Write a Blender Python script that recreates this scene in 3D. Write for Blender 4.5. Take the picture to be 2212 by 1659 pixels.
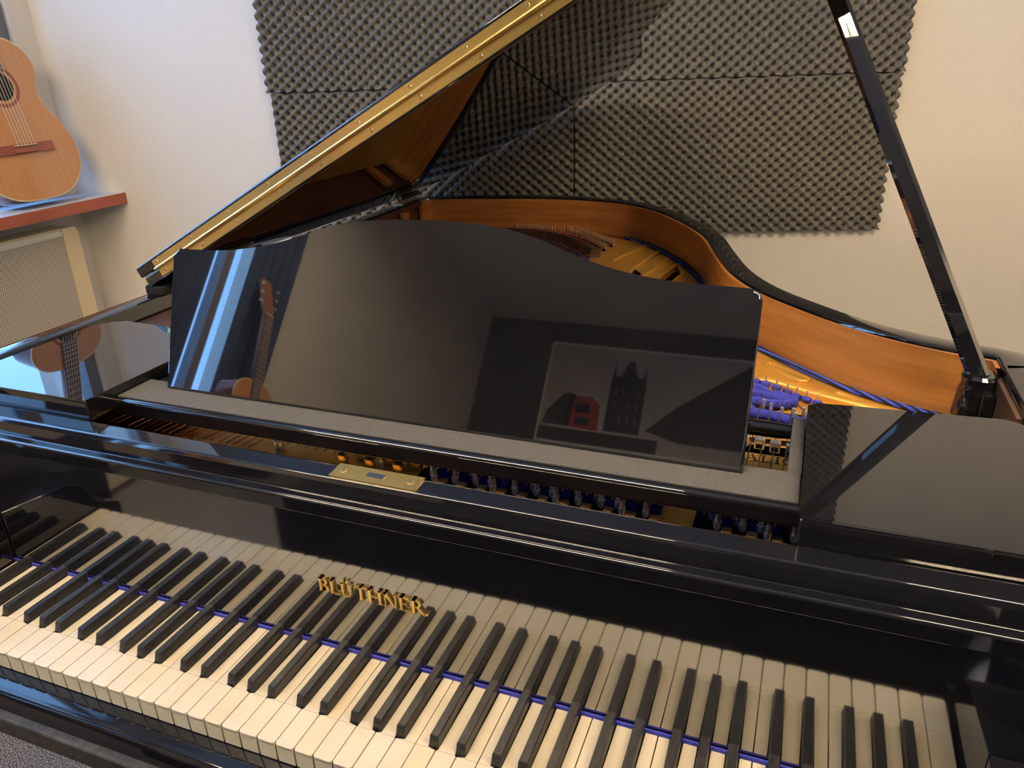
import bpy, bmesh, math, random
from mathutils import Vector, Matrix
from mathutils.geometry import tessellate_polygon
random.seed(7)
S = bpy.context.scene
for o in list(bpy.data.objects): bpy.data.objects.remove(o)
COL = S.collection
Z0 = 0.73            # height of the white key tops above the floor; all heights below are measured from there
W_IMG = 2212

# ------------------------------------------------------------------ camera
cam_d = bpy.data.cameras.new('camera'); cam = bpy.data.objects.new('camera', cam_d); COL.objects.link(cam)
R = ((0.93283, 0.358897, -0.0319506), (0.114097, -0.378334, -0.918611), (-0.341775, 0.853262, -0.393870))
CP = (1.029646, -0.451123, 0.654750)
M = Matrix(((R[0][0], -R[1][0], -R[2][0], CP[0]), (R[0][1], -R[1][1], -R[2][1], CP[1]), (R[0][2], -R[1][2], -R[2][2], CP[2] + Z0), (0, 0, 0, 1)))
cam.matrix_world = M
cam_d.sensor_width = 36; cam_d.lens = 1647.27 / W_IMG * 36; cam_d.clip_start = 0.02
S.camera = cam
S.view_settings.view_transform = 'Standard'; S.view_settings.look = 'None'
S.view_settings.exposure = 0.36; S.view_settings.gamma = 1.0; S.view_settings.use_curve_mapping = False

# ------------------------------------------------------------------ world: bluish daylight outside the window
wd = bpy.data.worlds.new('daylight'); S.world = wd; wd.use_nodes = True
bg = wd.node_tree.nodes['Background']; bg.inputs[0].default_value = (0.22, 0.50, 1.0, 1); bg.inputs[1].default_value = 5.5

def portal(name, loc, size, rot):
    l = bpy.data.lights.new(name, 'AREA'); l.shape = 'RECTANGLE'; l.size, l.size_y = size
    l.cycles.is_portal = True
    o = bpy.data.objects.new(name, l); COL.objects.link(o); o.location = loc; o.rotation_euler = rot; return o
portal('window_daylight', (-1.30, -0.155, Z0 + 1.04), (2.95, 1.46), (math.pi/2, 0, -math.pi/2))
LAMP = 100.0

# ------------------------------------------------------------------ materials
def mat(name, col, rough=0.5, metal=0.0, ior=1.5, coat=0.0, emit=None, es=0.0):
    m = bpy.data.materials.new(name); m.use_nodes = True
    b = m.node_tree.nodes['Principled BSDF']
    b.inputs['Base Color'].default_value = (*col, 1); b.inputs['Roughness'].default_value = rough
    b.inputs['Metallic'].default_value = metal; b.inputs['IOR'].default_value = ior
    b.inputs['Coat Weight'].default_value = coat
    if emit: b.inputs['Emission Color'].default_value = (*emit, 1); b.inputs['Emission Strength'].default_value = es
    return m
def nodes(m): return m.node_tree.nodes, m.node_tree.links, m.node_tree.nodes['Principled BSDF']
def noise_col(m, c1, c2, scale, detail=4, stretch=(1,1,1), lo=0.35, hi=0.65, bump=0.0, dist=0.002):
    n, l, b = nodes(m)
    tc = n.new('ShaderNodeTexCoord'); mp = n.new('ShaderNodeMapping'); mp.inputs['Scale'].default_value = stretch
    nz = n.new('ShaderNodeTexNoise'); nz.inputs['Scale'].default_value = scale; nz.inputs['Detail'].default_value = detail
    cr = n.new('ShaderNodeValToRGB'); cr.color_ramp.elements[0].position = lo; cr.color_ramp.elements[1].position = hi
    cr.color_ramp.elements[0].color = (*c1, 1); cr.color_ramp.elements[1].color = (*c2, 1)
    l.new(tc.outputs['Object'], mp.inputs[0]); l.new(mp.outputs[0], nz.inputs['Vector']); l.new(nz.outputs['Fac'], cr.inputs[0]); l.new(cr.outputs[0], b.inputs['Base Color'])
    if bump:
        bp = n.new('ShaderNodeBump'); bp.inputs['Strength'].default_value = bump; bp.inputs['Distance'].default_value = dist
        l.new(nz.outputs['Fac'], bp.inputs['Height']); l.new(bp.outputs[0], b.inputs['Normal'])
    return m
def rough_noise(m, scale, r0, r1):
    n, l, b = nodes(m)
    tc = n.new('ShaderNodeTexCoord'); nz = n.new('ShaderNodeTexNoise'); nz.inputs['Scale'].default_value = scale; nz.inputs['Detail'].default_value = 5
    mr = n.new('ShaderNodeMapRange'); mr.inputs['From Min'].default_value = .3; mr.inputs['From Max'].default_value = .7
    mr.inputs['To Min'].default_value = r0; mr.inputs['To Max'].default_value = r1
    l.new(tc.outputs['Object'], nz.inputs['Vector']); l.new(nz.outputs['Fac'], mr.inputs[0]); l.new(mr.outputs[0], b.inputs['Roughness']); return m

BLACK = mat('black polyester', (.006, .006, .008), .02, ior=1.88)
def dusty(name, amount, ior=1.7):
    m = mat(name, (.008, .008, .010), .05, ior=ior); n, l, b = nodes(m)
    tc = n.new('ShaderNodeTexCoord'); v = n.new('ShaderNodeTexVoronoi'); v.inputs['Scale'].default_value = 260
    cr = n.new('ShaderNodeValToRGB'); cr.color_ramp.elements[0].position = .05; cr.color_ramp.elements[1].position = .12
    cr.color_ramp.elements[0].color = (amount, amount, amount * .95, 1); cr.color_ramp.elements[1].color = (.006, .0065, .010, 1)
    l.new(tc.outputs['Object'], v.inputs['Vector']); l.new(v.outputs['Distance'], cr.inputs[0]); l.new(cr.outputs[0], b.inputs['Base Color']); return m
BDUST = dusty('dusty black polyester', .04, 1.5)
FALLM = dusty('fallboard polyester', .02, 3.4)
DESKM = mat('music desk polyester', (.005, .005, .007), .02, ior=2.3)
KEYBED = noise_col(mat('dull black keybed', (.02, .02, .022), .55, ior=1.5), (.010, .010, .011), (.035, .034, .034), 90, 6)
IVORY = noise_col(mat('ivory key tops', (.8, .7, .5), .22, ior=1.5), (.545, .485, .375), (.585, .535, .43), 14, 3)
IVORY2 = noise_col(mat('aged ivory key tops', (.8, .7, .5), .22, ior=1.5), (.550, .478, .345), (.590, .525, .40), 14, 3)
KFRONT = mat('key front celluloid', (.70, .655, .49), .35)
KWOOD = mat('key wood', (.30, .17, .07), .6)
def joint(m):
    n, l, b = nodes(m); src = b.inputs['Base Color'].links[0].from_socket
    g = n.new('ShaderNodeNewGeometry'); sp = n.new('ShaderNodeSeparateXYZ'); l.new(g.outputs['Position'], sp.inputs[0])
    q = n.new('ShaderNodeMath'); q.operation = 'COMPARE'; q.inputs[1].default_value = .0497; q.inputs[2].default_value = .00032; l.new(sp.outputs[1], q.inputs[0])
    mx = n.new('ShaderNodeMix'); mx.data_type = 'RGBA'; l.new(q.outputs[0], mx.inputs[0]); l.new(src, mx.inputs[6]); mx.inputs[7].default_value = (.36, .28, .18, 1); l.new(mx.outputs[2], b.inputs['Base Color'])
joint(IVORY); joint(IVORY2)
EBONY = noise_col(mat('ebony', (.02, .02, .022), .36, ior=1.5), (.006, .006, .007), (.022, .022, .025), 300, 5, (1, .3, 1))
BRASS = rough_noise(mat('polished brass', (.86, .60, .20), .2, .88), 300, .20, .24)
BRASSD = mat('brass screw', (.62, .45, .18), .3, 1.0)
STEEL = mat('nickel steel', (.85, .85, .87), .28, .85)
COPPER = mat('copper wound string', (.75, .33, .14), .3, 1.0)
GOLD = rough_noise(noise_col(mat('gold bronze plate', (.6, .34, .07), .38, .35), (.62, .31, .045), (.74, .41, .075), 5, 4), 20, .30, .46)
GOLDRAW = mat('blank lock bolt', (.55, .55, .55), .2, 1.0)
BLUEF = noise_col(mat('blue felt', (.03, .03, .45), .95), (.018, .022, .24), (.032, .038, .38), 400, 3, bump=.4)
GREYF = noise_col(mat('grey felt', (.1, .1, .1), .95, ior=1.3), (.060, .059, .060), (.095, .093, .091), 700, 2, bump=.3)
DARKF = mat('black felt', (.012, .012, .012), .95, ior=1.2)
def woodmat(name, c1, c2, scale, stretch, rough=.3, ior=1.5):
    return noise_col(mat(name, c1, rough, ior=ior), c1, c2, scale, 6, stretch, .3, .7)
INNER = woodmat('amber inner rim veneer', (.30, .112, .026), (.50, .215, .052), 4, (1.2, 1.2, 14), .28)
SPRUCE = woodmat('soundboard spruce', (.45, .24, .08), (.6, .36, .15), 6, (12, 1, 1), .4)
MACAS = woodmat('dark striped wood', (.022, .012, .010), (.11, .055, .035), 9, (1, 1, 20), .35)
FOAM = noise_col(mat('charcoal foam', (.1, .1, .1), 1.0, ior=1.2), (.125, .119, .107), (.150, .142, .128), 300, 3)
WALLM = noise_col(mat('woven wallpaper', (.7, .66, .6), .8), (.70, .66, .60), (.76, .72, .66), 150, 3, (1, 1, 6), bump=.08)
DARKW = mat('dark wall paint', (.06, .06, .07), .8)
CEILM = mat('ceiling paint', (.78, .77, .74), .9)
CARPET = noise_col(mat('grey carpet', (.2, .2, .2), 1.0), (.03, .028, .03), (.42, .40, .41), 300, 5, bump=.6, lo=.42, hi=.68)
SILLTOP = mat('pale laminate sill', (.62, .66, .72), .3)
SILLRED = noise_col(mat('red brown sill edge', (.35, .09, .05), .5), (.33, .085, .05), (.42, .12, .07), 60, 4, (1, .1, 1))
CREAM = mat('cream enamel', (.80, .66, .42), .4)
OFFWH = mat('white enamel', (.75, .73, .68), .4)
FRAMEG = mat('grey window frame', (.16, .17, .20), .4)
# perforated grille: holes are part of the sheet's own pattern
GRILLE = mat('perforated sheet', (.6, .55, .46), .5); n, l, b = nodes(GRILLE)
tc = n.new('ShaderNodeTexCoord'); sx = n.new('ShaderNodeSeparateXYZ'); l.new(tc.outputs['Object'], sx.inputs[0])
def mth(op, a, bb, c=None):
    x = n.new('ShaderNodeMath'); x.operation = op
    for i, q in enumerate((a, bb)):
        if q is None: continue
        if isinstance(q, (int, float)): x.inputs[i].default_value = q
        else: l.new(q, x.inputs[i])
    return x.outputs[0]
PG = .0066
a1 = mth('MULTIPLY', mth('ADD', sx.outputs[1], mth('MULTIPLY', sx.outputs[2], .577)), 2 * math.pi / PG)
a2 = mth('MULTIPLY', sx.outputs[2], 2 * math.pi / PG * 1.155)
a3 = mth('SUBTRACT', a1, a2)
v = mth('ADD', mth('ADD', mth('COSINE', a1, None), mth('COSINE', a2, None)), mth('COSINE', a3, None))
v = mth('GREATER_THAN', v, .55)
mx = n.new('ShaderNodeMix'); mx.data_type = 'RGBA'; l.new(v, mx.inputs[0])
mx.inputs[6].default_value = (.66, .60, .50, 1); mx.inputs[7].default_value = (.10, .075, .06, 1); l.new(mx.outputs[2], b.inputs['Base Color'])
# glass pane: clear with a specular skin
GLASS = bpy.data.materials.new('window glass'); GLASS.use_nodes = True; n = GLASS.node_tree.nodes; l = GLASS.node_tree.links
for q in list(n): n.remove(q)
ou = n.new('ShaderNodeOutputMaterial'); ms = n.new('ShaderNodeMixShader'); tr = n.new('ShaderNodeBsdfTransparent'); gl = n.new('ShaderNodeBsdfGlossy'); gl.inputs['Roughness'].default_value = .02
ms.inputs[0].default_value = .06; l.new(tr.outputs[0], ms.inputs[1]); l.new(gl.outputs[0], ms.inputs[2]); l.new(ms.outputs[0], ou.inputs[0])
TUBE = mat('fluorescent tube', (1, 1, 1), .5, emit=(1.0, .77, .50), es=LAMP)
# guitar
GTOP = woodmat('cedar guitar top', (.50, .235, .095), (.58, .285, .125), 5, (1, 30, .6), .10, 1.6)
GSIDE = woodmat('rosewood guitar side', (.10, .03, .02), (.2, .07, .04), 8, (1, 1, 8), .15)
GBIND = mat('guitar binding', (.72, .55, .30), .3)
GNECK = mat('mahogany neck', (.25, .10, .05), .3)
GBOARD = mat('rosewood fretboard', (.10, .045, .03), .35)
GBRIDGE = mat('rosewood bridge', (.28, .09, .055), .2)
NYLON = mat('nylon string', (.75, .7, .62), .3)
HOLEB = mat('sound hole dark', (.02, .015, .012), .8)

# ------------------------------------------------------------------ mesh helpers
def link_mesh(name, bm, m, parent=None, smooth=None):
    me = bpy.data.meshes.new(name)
    bmesh.ops.recalc_face_normals(bm, faces=bm.faces)
    if smooth:
        ar = {f: f.calc_area() for f in bm.faces}
        for f in bm.faces:
            nb = [ar[g] for e in f.edges for g in e.link_faces if g is not f]
            f.smooth = not (nb and ar[f] > 3 * sum(nb) / len(nb))
    fl = [f.smooth for f in bm.faces]
    bm.to_mesh(me); bm.free()
    o = bpy.data.objects.new(name, me); COL.objects.link(o)
    for mm in (m if isinstance(m, (list, tuple)) else [m]): me.materials.append(mm)
    if smooth:
        me.set_sharp_from_angle(angle=math.radians(smooth)); me.polygons.foreach_set('use_smooth', fl)
    if parent is not None:
        o.parent = parent
        w = Vector(parent.location); p = parent.parent
        while p is not None: w += p.location; p = p.parent
        o.location = -w
    return o
def root(name, loc, label, cat, group=None):
    o = bpy.data.objects.new(name, None); COL.objects.link(o); o.location = loc; o.empty_display_size = .1
    o['label'] = label; o['category'] = cat
    if group: o['group'] = group
    return o
def struct(o): o['kind'] = 'structure'; return o
def V(p): return Vector((p[0], p[1], p[2] + Z0))
def box(bm, x0, x1, y0, y1, z0, z1, bev=0, mi=0, seg=2):
    vs = [bm.verts.new((x, y, z + Z0)) for x in (x0, x1) for y in (y0, y1) for z in (z0, z1)]
    fs = [bm.faces.new([vs[i] for i in q]) for q in ((0,1,3,2),(4,6,7,5),(0,4,5,1),(2,3,7,6),(0,2,6,4),(1,5,7,3))]
    for f in fs: f.material_index = mi
    if bev:
        es = list({e for f in fs for e in f.edges})
        bmesh.ops.bevel(bm, geom=es, offset=bev, segments=seg, profile=.5, affect='EDGES')
    return fs
def obox(name, m, parent, *a, bev=0, smooth=30):
    bm = bmesh.new(); box(bm, *a, bev=bev); return link_mesh(name, bm, m, parent, smooth if bev else None)
def poly_extrude(bm, pts, off, mi=0):
    """pts: list of 3D Vectors (planar loop); off: offset vector"""
    a = [bm.verts.new(p) for p in pts]; b_ = [bm.verts.new(Vector(p) + Vector(off)) for p in pts]
    k = len(pts); fs = [bm.faces.new(a), bm.faces.new(b_[::-1])]
    for i in range(k): fs.append(bm.faces.new((a[i], b_[i], b_[(i+1) % k], a[(i+1) % k])))
    for f in fs: f.material_index = mi
    return a, b_, fs
def rnd(pts, r, seg=6):
    """round the corners of a 2D polygon; r scalar or list"""
    out = []; k = len(pts)
    for i, p in enumerate(pts):
        rr = r[i] if isinstance(r, (list, tuple)) else r
        p = Vector(p); a = Vector(pts[i-1]) - p; c = Vector(pts[(i+1) % k]) - p
        if rr <= 0: out.append(p); continue
        la, lc = a.length, c.length; a.normalize(); c.normalize()
        ang = a.angle(c); d = rr / math.tan(ang / 2)
        d = min(d, la * .49, lc * .49)
        p0 = p + a * d; p1 = p + c * d
        for j in range(seg + 1):
            t = j / seg
            out.append((1-t)**2 * p0 + 2*(1-t)*t * (p * .93 + (p0 + p1) * .035) + t*t * p1)
    return out
def xprism(name, prof, x0, x1, m, parent, smooth=35, bev=0):
    """profile in (y,z) swept along x"""
    bm = bmesh.new(); a, b_, fs = poly_extrude(bm, [V((x0, p[0], p[1])) for p in prof], (x1 - x0, 0, 0))
    if bev:
        es = [e for f in fs[:2] for e in f.edges]
        bmesh.ops.bevel(bm, geom=es, offset=bev, segments=3, profile=.5, affect='EDGES')
    return link_mesh(name, bm, m, parent, smooth)
def tube(bm, pts, r, seg=8, mi=0, cap=True):
    pts = [Vector(p) for p in pts]; rings = []
    up = Vector((0, 0, 1))
    for i, p in enumerate(pts):
        d = (pts[min(i+1, len(pts)-1)] - pts[max(i-1, 0)]).normalized()
        u = d.cross(up)
        if u.length < 1e-4: u = d.cross(Vector((1, 0, 0)))
        u.normalize(); w = u.cross(d).normalized(); rr = r[i] if isinstance(r, (list, tuple)) else r
        rings.append([bm.verts.new(p + (u * math.cos(t) + w * math.sin(t)) * rr) for t in [2*math.pi*j/seg for j in range(seg)]])
    for i in range(len(rings)-1):
        for j in range(seg):
            f = bm.faces.new((rings[i][j], rings[i][(j+1) % seg], rings[i+1][(j+1) % seg], rings[i+1][j])); f.material_index = mi
    if cap:
        for q in (rings[0], rings[-1]): f = bm.faces.new(q); f.material_index = mi
def cyl(bm, a, b_, r, seg=12, mi=0): tube(bm, [a, b_], r, seg, mi)
def catmull(P, n=8, closed=False):
    out = []; k = len(P)
    rng = range(k if closed else k - 1)
    g = (lambda i: Vector(P[i % k])) if closed else (lambda i: Vector(P[min(max(i, 0), k-1)]))
    for i in rng:
        p0, p1, p2, p3 = g(i-1), g(i), g(i+1), g(i+2)
        for j in range(n):
            t = j / n
            out.append(.5 * ((2*p1) + (-p0+p2)*t + (2*p0-5*p1+4*p2-p3)*t*t + (-p0+3*p1-3*p2+p3)*t**3))
    if not closed: out.append(Vector(P[-1]))
    return out
def offset2(path, d):
    """offset an open 2D path to its right side; d scalar or list"""
    out = []
    for i, p in enumerate(path):
        t = (path[min(i+1, len(path)-1)] - path[max(i-1, 0)]).normalized(); nn = Vector((t.y, -t.x))
        out.append(p + nn * (d[i] if isinstance(d, list) else d))
    return out
def holed(bm, outer, holes, z, depth, mi=0, wall=True):
    """plate with holes: outer / holes lists of 2D points; top at z"""
    loops = [[Vector((p[0], p[1], 0)) for p in L] for L in [outer] + holes]
    flat = [p for L in loops for p in L]
    top = [bm.verts.new((p.x, p.y, z + Z0)) for p in flat]; bot = [bm.verts.new((p.x, p.y, z - depth + Z0)) for p in flat]
    for t in tessellate_polygon(loops):
        for vs in (top, bot):
            try: bm.faces.new([vs[i] for i in t]).material_index = mi
            except ValueError: pass
    o_ = 0
    for L in loops:
        k = len(L)
        for i in range(k):
            bm.faces.new((top[o_+i], top[o_+(i+1) % k], bot[o_+(i+1) % k], bot[o_+i])).material_index = mi
        o_ += k

# ------------------------------------------------------------------ the room
PH = math.radians(17); TX, TY = math.cos(PH), math.sin(PH)
T = Vector((TX, TY, 0)); NB = Vector((-TY, TX, 0))          # along / into the foam wall
Q = Vector((.329, 1.905, 0))                   # a point of the foam wall's plane
XL = -1.25
CEIL = 2.07; FLR = -.73
def wall_pt(s, d, z): p = Q + T * s - NB * d; return Vector((p.x, p.y, z + Z0))
s0 = (XL - .3 - Q.x) / TX
# front wall behind the piano
bm = bmesh.new(); poly_extrude(bm, [wall_pt(s0, 0, FLR), wall_pt(3.6, 0, FLR), wall_pt(3.6, 0, CEIL), wall_pt(s0, 0, CEIL)], NB * .2)
struct(link_mesh('wall_back', bm, WALLM))
WY0, WY1, WZ0, WZ1 = -1.65, 1.345, .287, 1.78
bm = bmesh.new()
box(bm, XL - .25, XL, -4.2, 1.6, FLR, .25); box(bm, XL - .25, XL, -4.2, 1.6, WZ1, CEIL)
box(bm, XL - .25, XL, WY1, 1.6, .25, WZ1); box(bm, XL - .25, XL, -4.2, WY0, .25, WZ1)
struct(link_mesh('wall_left', bm, WALLM))
bm = bmesh.new(); box(bm, XL - .25, 3.6, -4.4, -4.2, FLR, CEIL); struct(link_mesh('wall_front', bm, DARKW))
bm = bmesh.new(); box(bm, 3.5, 3.7, -4.4, 3.2, FLR, CEIL); struct(link_mesh('wall_right', bm, WALLM))
bm = bmesh.new(); box(bm, XL - .3, 3.7, -4.4, 3.2, FLR - .1, FLR); struct(link_mesh('floor', bm, CARPET))
bm = bmesh.new(); box(bm, XL - .3, 3.7, -4.4, 3.2, CEIL, CEIL + .1); struct(link_mesh('ceiling', bm, CEILM))
# window with its sill
win = bpy.data.objects.new('window_1', None); COL.objects.link(win); win.location = (XL, WY0, WZ0 + Z0); win['kind'] = 'structure'
bm = bmesh.new(); fw = .045
box(bm, XL - .07, XL - .015, WY0, WY1, WZ1 - fw, WZ1, .004); box(bm, XL - .07, XL - .015, WY0, WY1, WZ0, WZ0 + fw, .004)
for y in (WY0, -1.36, -1.12, -.62, .02, .66, WY1 - fw + .001):
    box(bm, XL - .07, XL - .015, y, y + fw, WZ0 + fw, WZ1 - fw, .004)
link_mesh('window_frame', bm, FRAMEG, win, 30)
obox('window_pane', GLASS, win, XL - .046, XL - .040, WY0 + .01, WY1 - .01, WZ0 + .02, WZ1 - .02)
SX = -1.086
yb = lambda x: Q.y + (x - Q.x) * TY / TX
bm = bmesh.new()
poly_extrude(bm, [V((XL - .24, -1.9, .253)), V((SX, -1.9, .253)), V((SX, yb(SX) - .001, .253)), V((XL - .24, yb(XL - .24) - .001, .253))], (0, 0, .034))
for f in bm.faces:
    f.material_index = 0
bm.normal_update()
bmesh.ops.recalc_face_normals(bm, faces=bm.faces)
for f in bm.faces:
    f.material_index = 1 if f.normal.x > .9 else 0
link_mesh('window_sill', bm, [SILLTOP, SILLRED], win)

NAVY = mat('navy cloth', (.02, .04, .10), .9)
def curtain(y0, y1, label):
    cu = root('curtain', (-1.20, (y0 + y1) / 2, .30 + Z0), label, 'curtain', 'navy curtains by the window')
    k = int((y1 - y0) / .0085); bm = bmesh.new(); fa = [(XL + .030 + .016 * math.sin(i * .9), y0 + i * .0085) for i in range(k)]
    ba = [(a_ - .004, b2) for a_, b2 in fa[::-1]]; poly_extrude(bm, [V((a_, b2, .292)) for a_, b2 in fa + ba], (0, 0, 1.62)); link_mesh('cloth', bm, NAVY, cu, 60)
    bm = bmesh.new(); cyl(bm, V((XL + .030, y0 - .02, 1.93)), V((XL + .030, y1 + .02, 1.93)), .012); link_mesh('curtain_rod', bm, FRAMEG, cu, 40)
curtain(-1.72, -1.42, 'navy curtain at the far window end, mirrored at the guitar head in the music desk')
curtain(-1.20, -.78, 'navy curtain nearer the keys, mirrored at the left edge of the music desk')
# radiator covers under the sill
def radiator(y0, y1, label):
    r = root('radiator', (-1.18, (y0 + y1) / 2, 0), label, 'radiator', 'perforated radiator covers under the window sill')
    x0, x1, z0, z1 = XL + .002, -1.163, -.70, .205
    prof = rnd([(y0, z0), (y1, z0), (y1, z1), (y0, z1)], [0, 0, .018, .018], 5)
    bm = bmesh.new(); poly_extrude(bm, [V((x0, p[0], p[1])) for p in prof], (x1 - x0 - .004, 0, 0)); link_mesh('cover_body', bm, CREAM, r, 30)
    for ya, yb_ in ((y0, y0 + .055), (y1 - .055, y1)):
        left = ya == y0
        pr_ = rnd([(ya, z0), (yb_, z0), (yb_, z1), (ya, z1)], [0, 0, 0 if left else .018, .018 if left else 0], 5)
        bm = bmesh.new(); poly_extrude(bm, [V((x1 - .004, p[0], p[1])) for p in pr_], (.010, 0, 0)); link_mesh('side_rail', bm, CREAM, r, 30)
    obox('top_rail', OFFWH, r, x1 - .004, x1 + .004, y0 + .055, y1 - .055, z1 - .022, z1 - .004, bev=.002)
    obox('grille', GRILLE, r, x1 - .004, x1 + .0015, y0 + .055, y1 - .055, z0, z1 - .022)
    return r
radiator(.02, 1.318, 'cream radiator cover with perforated grille under the sill corner')
radiator(-1.5, -.12, 'cream perforated radiator cover nearer the keyboard end, seen only mirrored in the fallboard')

# ceiling lamps
def ceiling_lamp(x0, x1, yc, label):
    r = root('ceiling_lamp', ((x0 + x1) / 2, yc, CEIL + Z0 - .04), label, 'ceiling lamp', 'louvred fluorescent ceiling lamps')
    bm = bmesh.new(); z1 = CEIL - .001; z0 = z1 - .07; w = .15
    box(bm, x0, x1, yc - w, yc + w, z1 - .008, z1); box(bm, x0, x1, yc - w, yc - w + .012, z0, z1 - .008); box(bm, x0, x1, yc + w - .012, yc + w, z0, z1 - .008)
    box(bm, x0, x0 + .012, yc - w + .012, yc + w - .012, z0, z1 - .008); box(bm, x1 - .012, x1, yc - w + .012, yc + w - .012, z0, z1 - .008)
    link_mesh('housing', bm, OFFWH, r)
    for dy in (-.07, .07):
        bm = bmesh.new(); cyl(bm, V((x0 + .02, yc + dy, z1 - .032)), V((x1 - .02, yc + dy, z1 - .032)), .019, 16); link_mesh('tube', bm, TUBE, r, 40)
    bm = bmesh.new(); k = 12
    for i in range(1, k): x = x0 + (x1 - x0) * i / k; box(bm, x - .003, x + .003, yc - w + .013, yc + w - .013, z0 + .001, z0 + .016)
    link_mesh('louver', bm, OFFWH, r)
ceiling_lamp(-.95, .72, -.85, 'long ceiling lamp nearer the window, seen as streaks in the black lacquer')
ceiling_lamp(1.40, 3.35, -.05, 'long ceiling lamp farther from the window, seen as streaks in the right lacquer')

# unseen black bench added before the keyboard to darken the fallboard reflection
pb = root('added_bench', (.62, -.66, 0), 'long black bench added before the keys to darken the fallboard reflection', 'bench')
bm = bmesh.new(); box(bm, -.08, 1.70, -.86, -.46, -.29, -.225, .022, seg=4); link_mesh('added_bench_top', bm, mat('black leather', (.008, .008, .009), .6), pb, 40)
obox('added_bench_body', DARKF, pb, -.07, 1.69, -.85, -.47, -.729, -.289, bev=.003)
cw = bpy.data.meshes.new('white_cloth'); bm = bmesh.new(); rg = random.Random(3); gr = []
NU, NV = 22, 26
for j in range(NV + 1):
    row = []
    for i in range(NU + 1):
        u = i / NU; v_ = j / NV; x = 1.385 + .17 * u + .02 * math.sin(v_ * 5) + .015 * math.sin(u * 9 + v_ * 4); f_ = .010 + .009 * math.sin(u * 17 + v_ * 6) + .006 * math.sin(v_ * 23 + u * 11) + rg.uniform(0, .004)
        L = v_ * .30
        if L < .12: q = (x, -.575 + L, -.224 + f_ + .004)
        else: q = (x, -.452 + f_ * .8 + 0 * L - .0, -.216 - (L - .12))
        if L >= .12: q = (q[0], -.457 + f_ + .002, q[2])
        row.append(bm.verts.new(V(q)))
    gr.append(row)
for j in range(NV):
    for i in range(NU): bm.faces.new((gr[j][i], gr[j][i+1], gr[j+1][i+1], gr[j+1][i]))
bmesh.ops.solidify(bm, geom=list(bm.faces), thickness=.0012)
cl = link_mesh('white_cloth', bm, mat('white cotton', (.62, .60, .58), .9), None, 60)
cl['label'] = 'crumpled white cloth hanging over the bench end, seen only mirrored in the fallboard'; cl['category'] = 'cloth'
# acoustic foam panels
def foam_panel(s_a, s_b, z_a, z_b, label, ph, per=.0345, amp=.0160):
    base = .004
    nx = int(round((s_b - s_a) / (per / 8))); nz = int(round((z_b - z_a) / (per / 8)))
    kx = 2 * math.pi / ((s_b - s_a) / round((s_b - s_a) / per)); kz = 2 * math.pi / ((z_b - z_a) / round((z_b - z_a) / .030))
    bm = bmesh.new(); grid = []
    rr = random.Random(ph)
    for j in range(nz + 1):
        row = []
        for i in range(nx + 1):
            s = (s_b - s_a) * i / nx; z = (z_b - z_a) * j / nz
            c = math.cos(kx * s + ph) * math.cos(kz * z)
            h = base + 2 * amp * ((1 + c) / 2) ** .5 
            ed = 0
            if j in (0, nz): ed = .002 * math.sin(kx * s * .5)
            row.append(bm.verts.new(wall_pt(s_a + s, h, z_a + z + ed)))
        grid.append(row)
    for j in range(nz):
        for i in range(nx): bm.faces.new((grid[j][i], grid[j][i+1], grid[j+1][i+1], grid[j+1][i]))
    ring = grid[0] + [g[-1] for g in grid[1:]] + grid[-1][-2::-1] + [g[0] for g in grid[-2:0:-1]]
    low = []
    for v_ in ring:
        p = v_.co.copy(); q = p - Vector((Q.x, Q.y, 0)); d = -(q.x * NB.x + q.y * NB.y); low.append(bm.verts.new(p + NB * (d - .0005)))
    for i in range(len(ring)): bm.faces.new((ring[i], ring[(i+1) % len(ring)], low[(i+1) % len(ring)], low[i]))
    bm.faces.new(low)
    me = bpy.data.meshes.new('acoustic_foam_panel'); bmesh.ops.recalc_face_normals(bm, faces=bm.faces); bm.to_mesh(me); bm.free(); me.materials.append(FOAM)
    me.polygons.foreach_set('use_smooth', [True] * len(me.polygons))
    o = bpy.data.objects.new('acoustic_foam_panel', me); COL.objects.link(o)
    o['label'] = label; o['category'] = 'foam panel'; o['group'] = 'charcoal egg-crate foam panels on the wall'
SA, SM, SB = -.945, -.008, .93
foam_panel(SA, SM - .003, .577, 1.03, 'charcoal egg-crate foam panel above the seam, left beside the raised lid', 0)
foam_panel(SA + .012, SM - .003, .128, .574, 'charcoal egg-crate foam panel below the seam, left, partly behind the raised lid', 1.2)
foam_panel(SM, SB + .005, .581, 1.03, 'charcoal egg-crate foam panel above the seam, right, crossed by the lid prop', .5)
foam_panel(SA, SM - .003, 1.034, 1.48, 'topmost charcoal egg-crate foam panel on the left, above the picture edge', 0)
foam_panel(SM, SB + .005, 1.034, 1.48, 'topmost charcoal egg-crate foam panel on the right, mirrored in the right desk wing', .5)
foam_panel(SM + .001, SB, .128, .578, 'charcoal egg-crate foam panel below the seam, right, its lower edge bare over the rim', 0)

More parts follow.
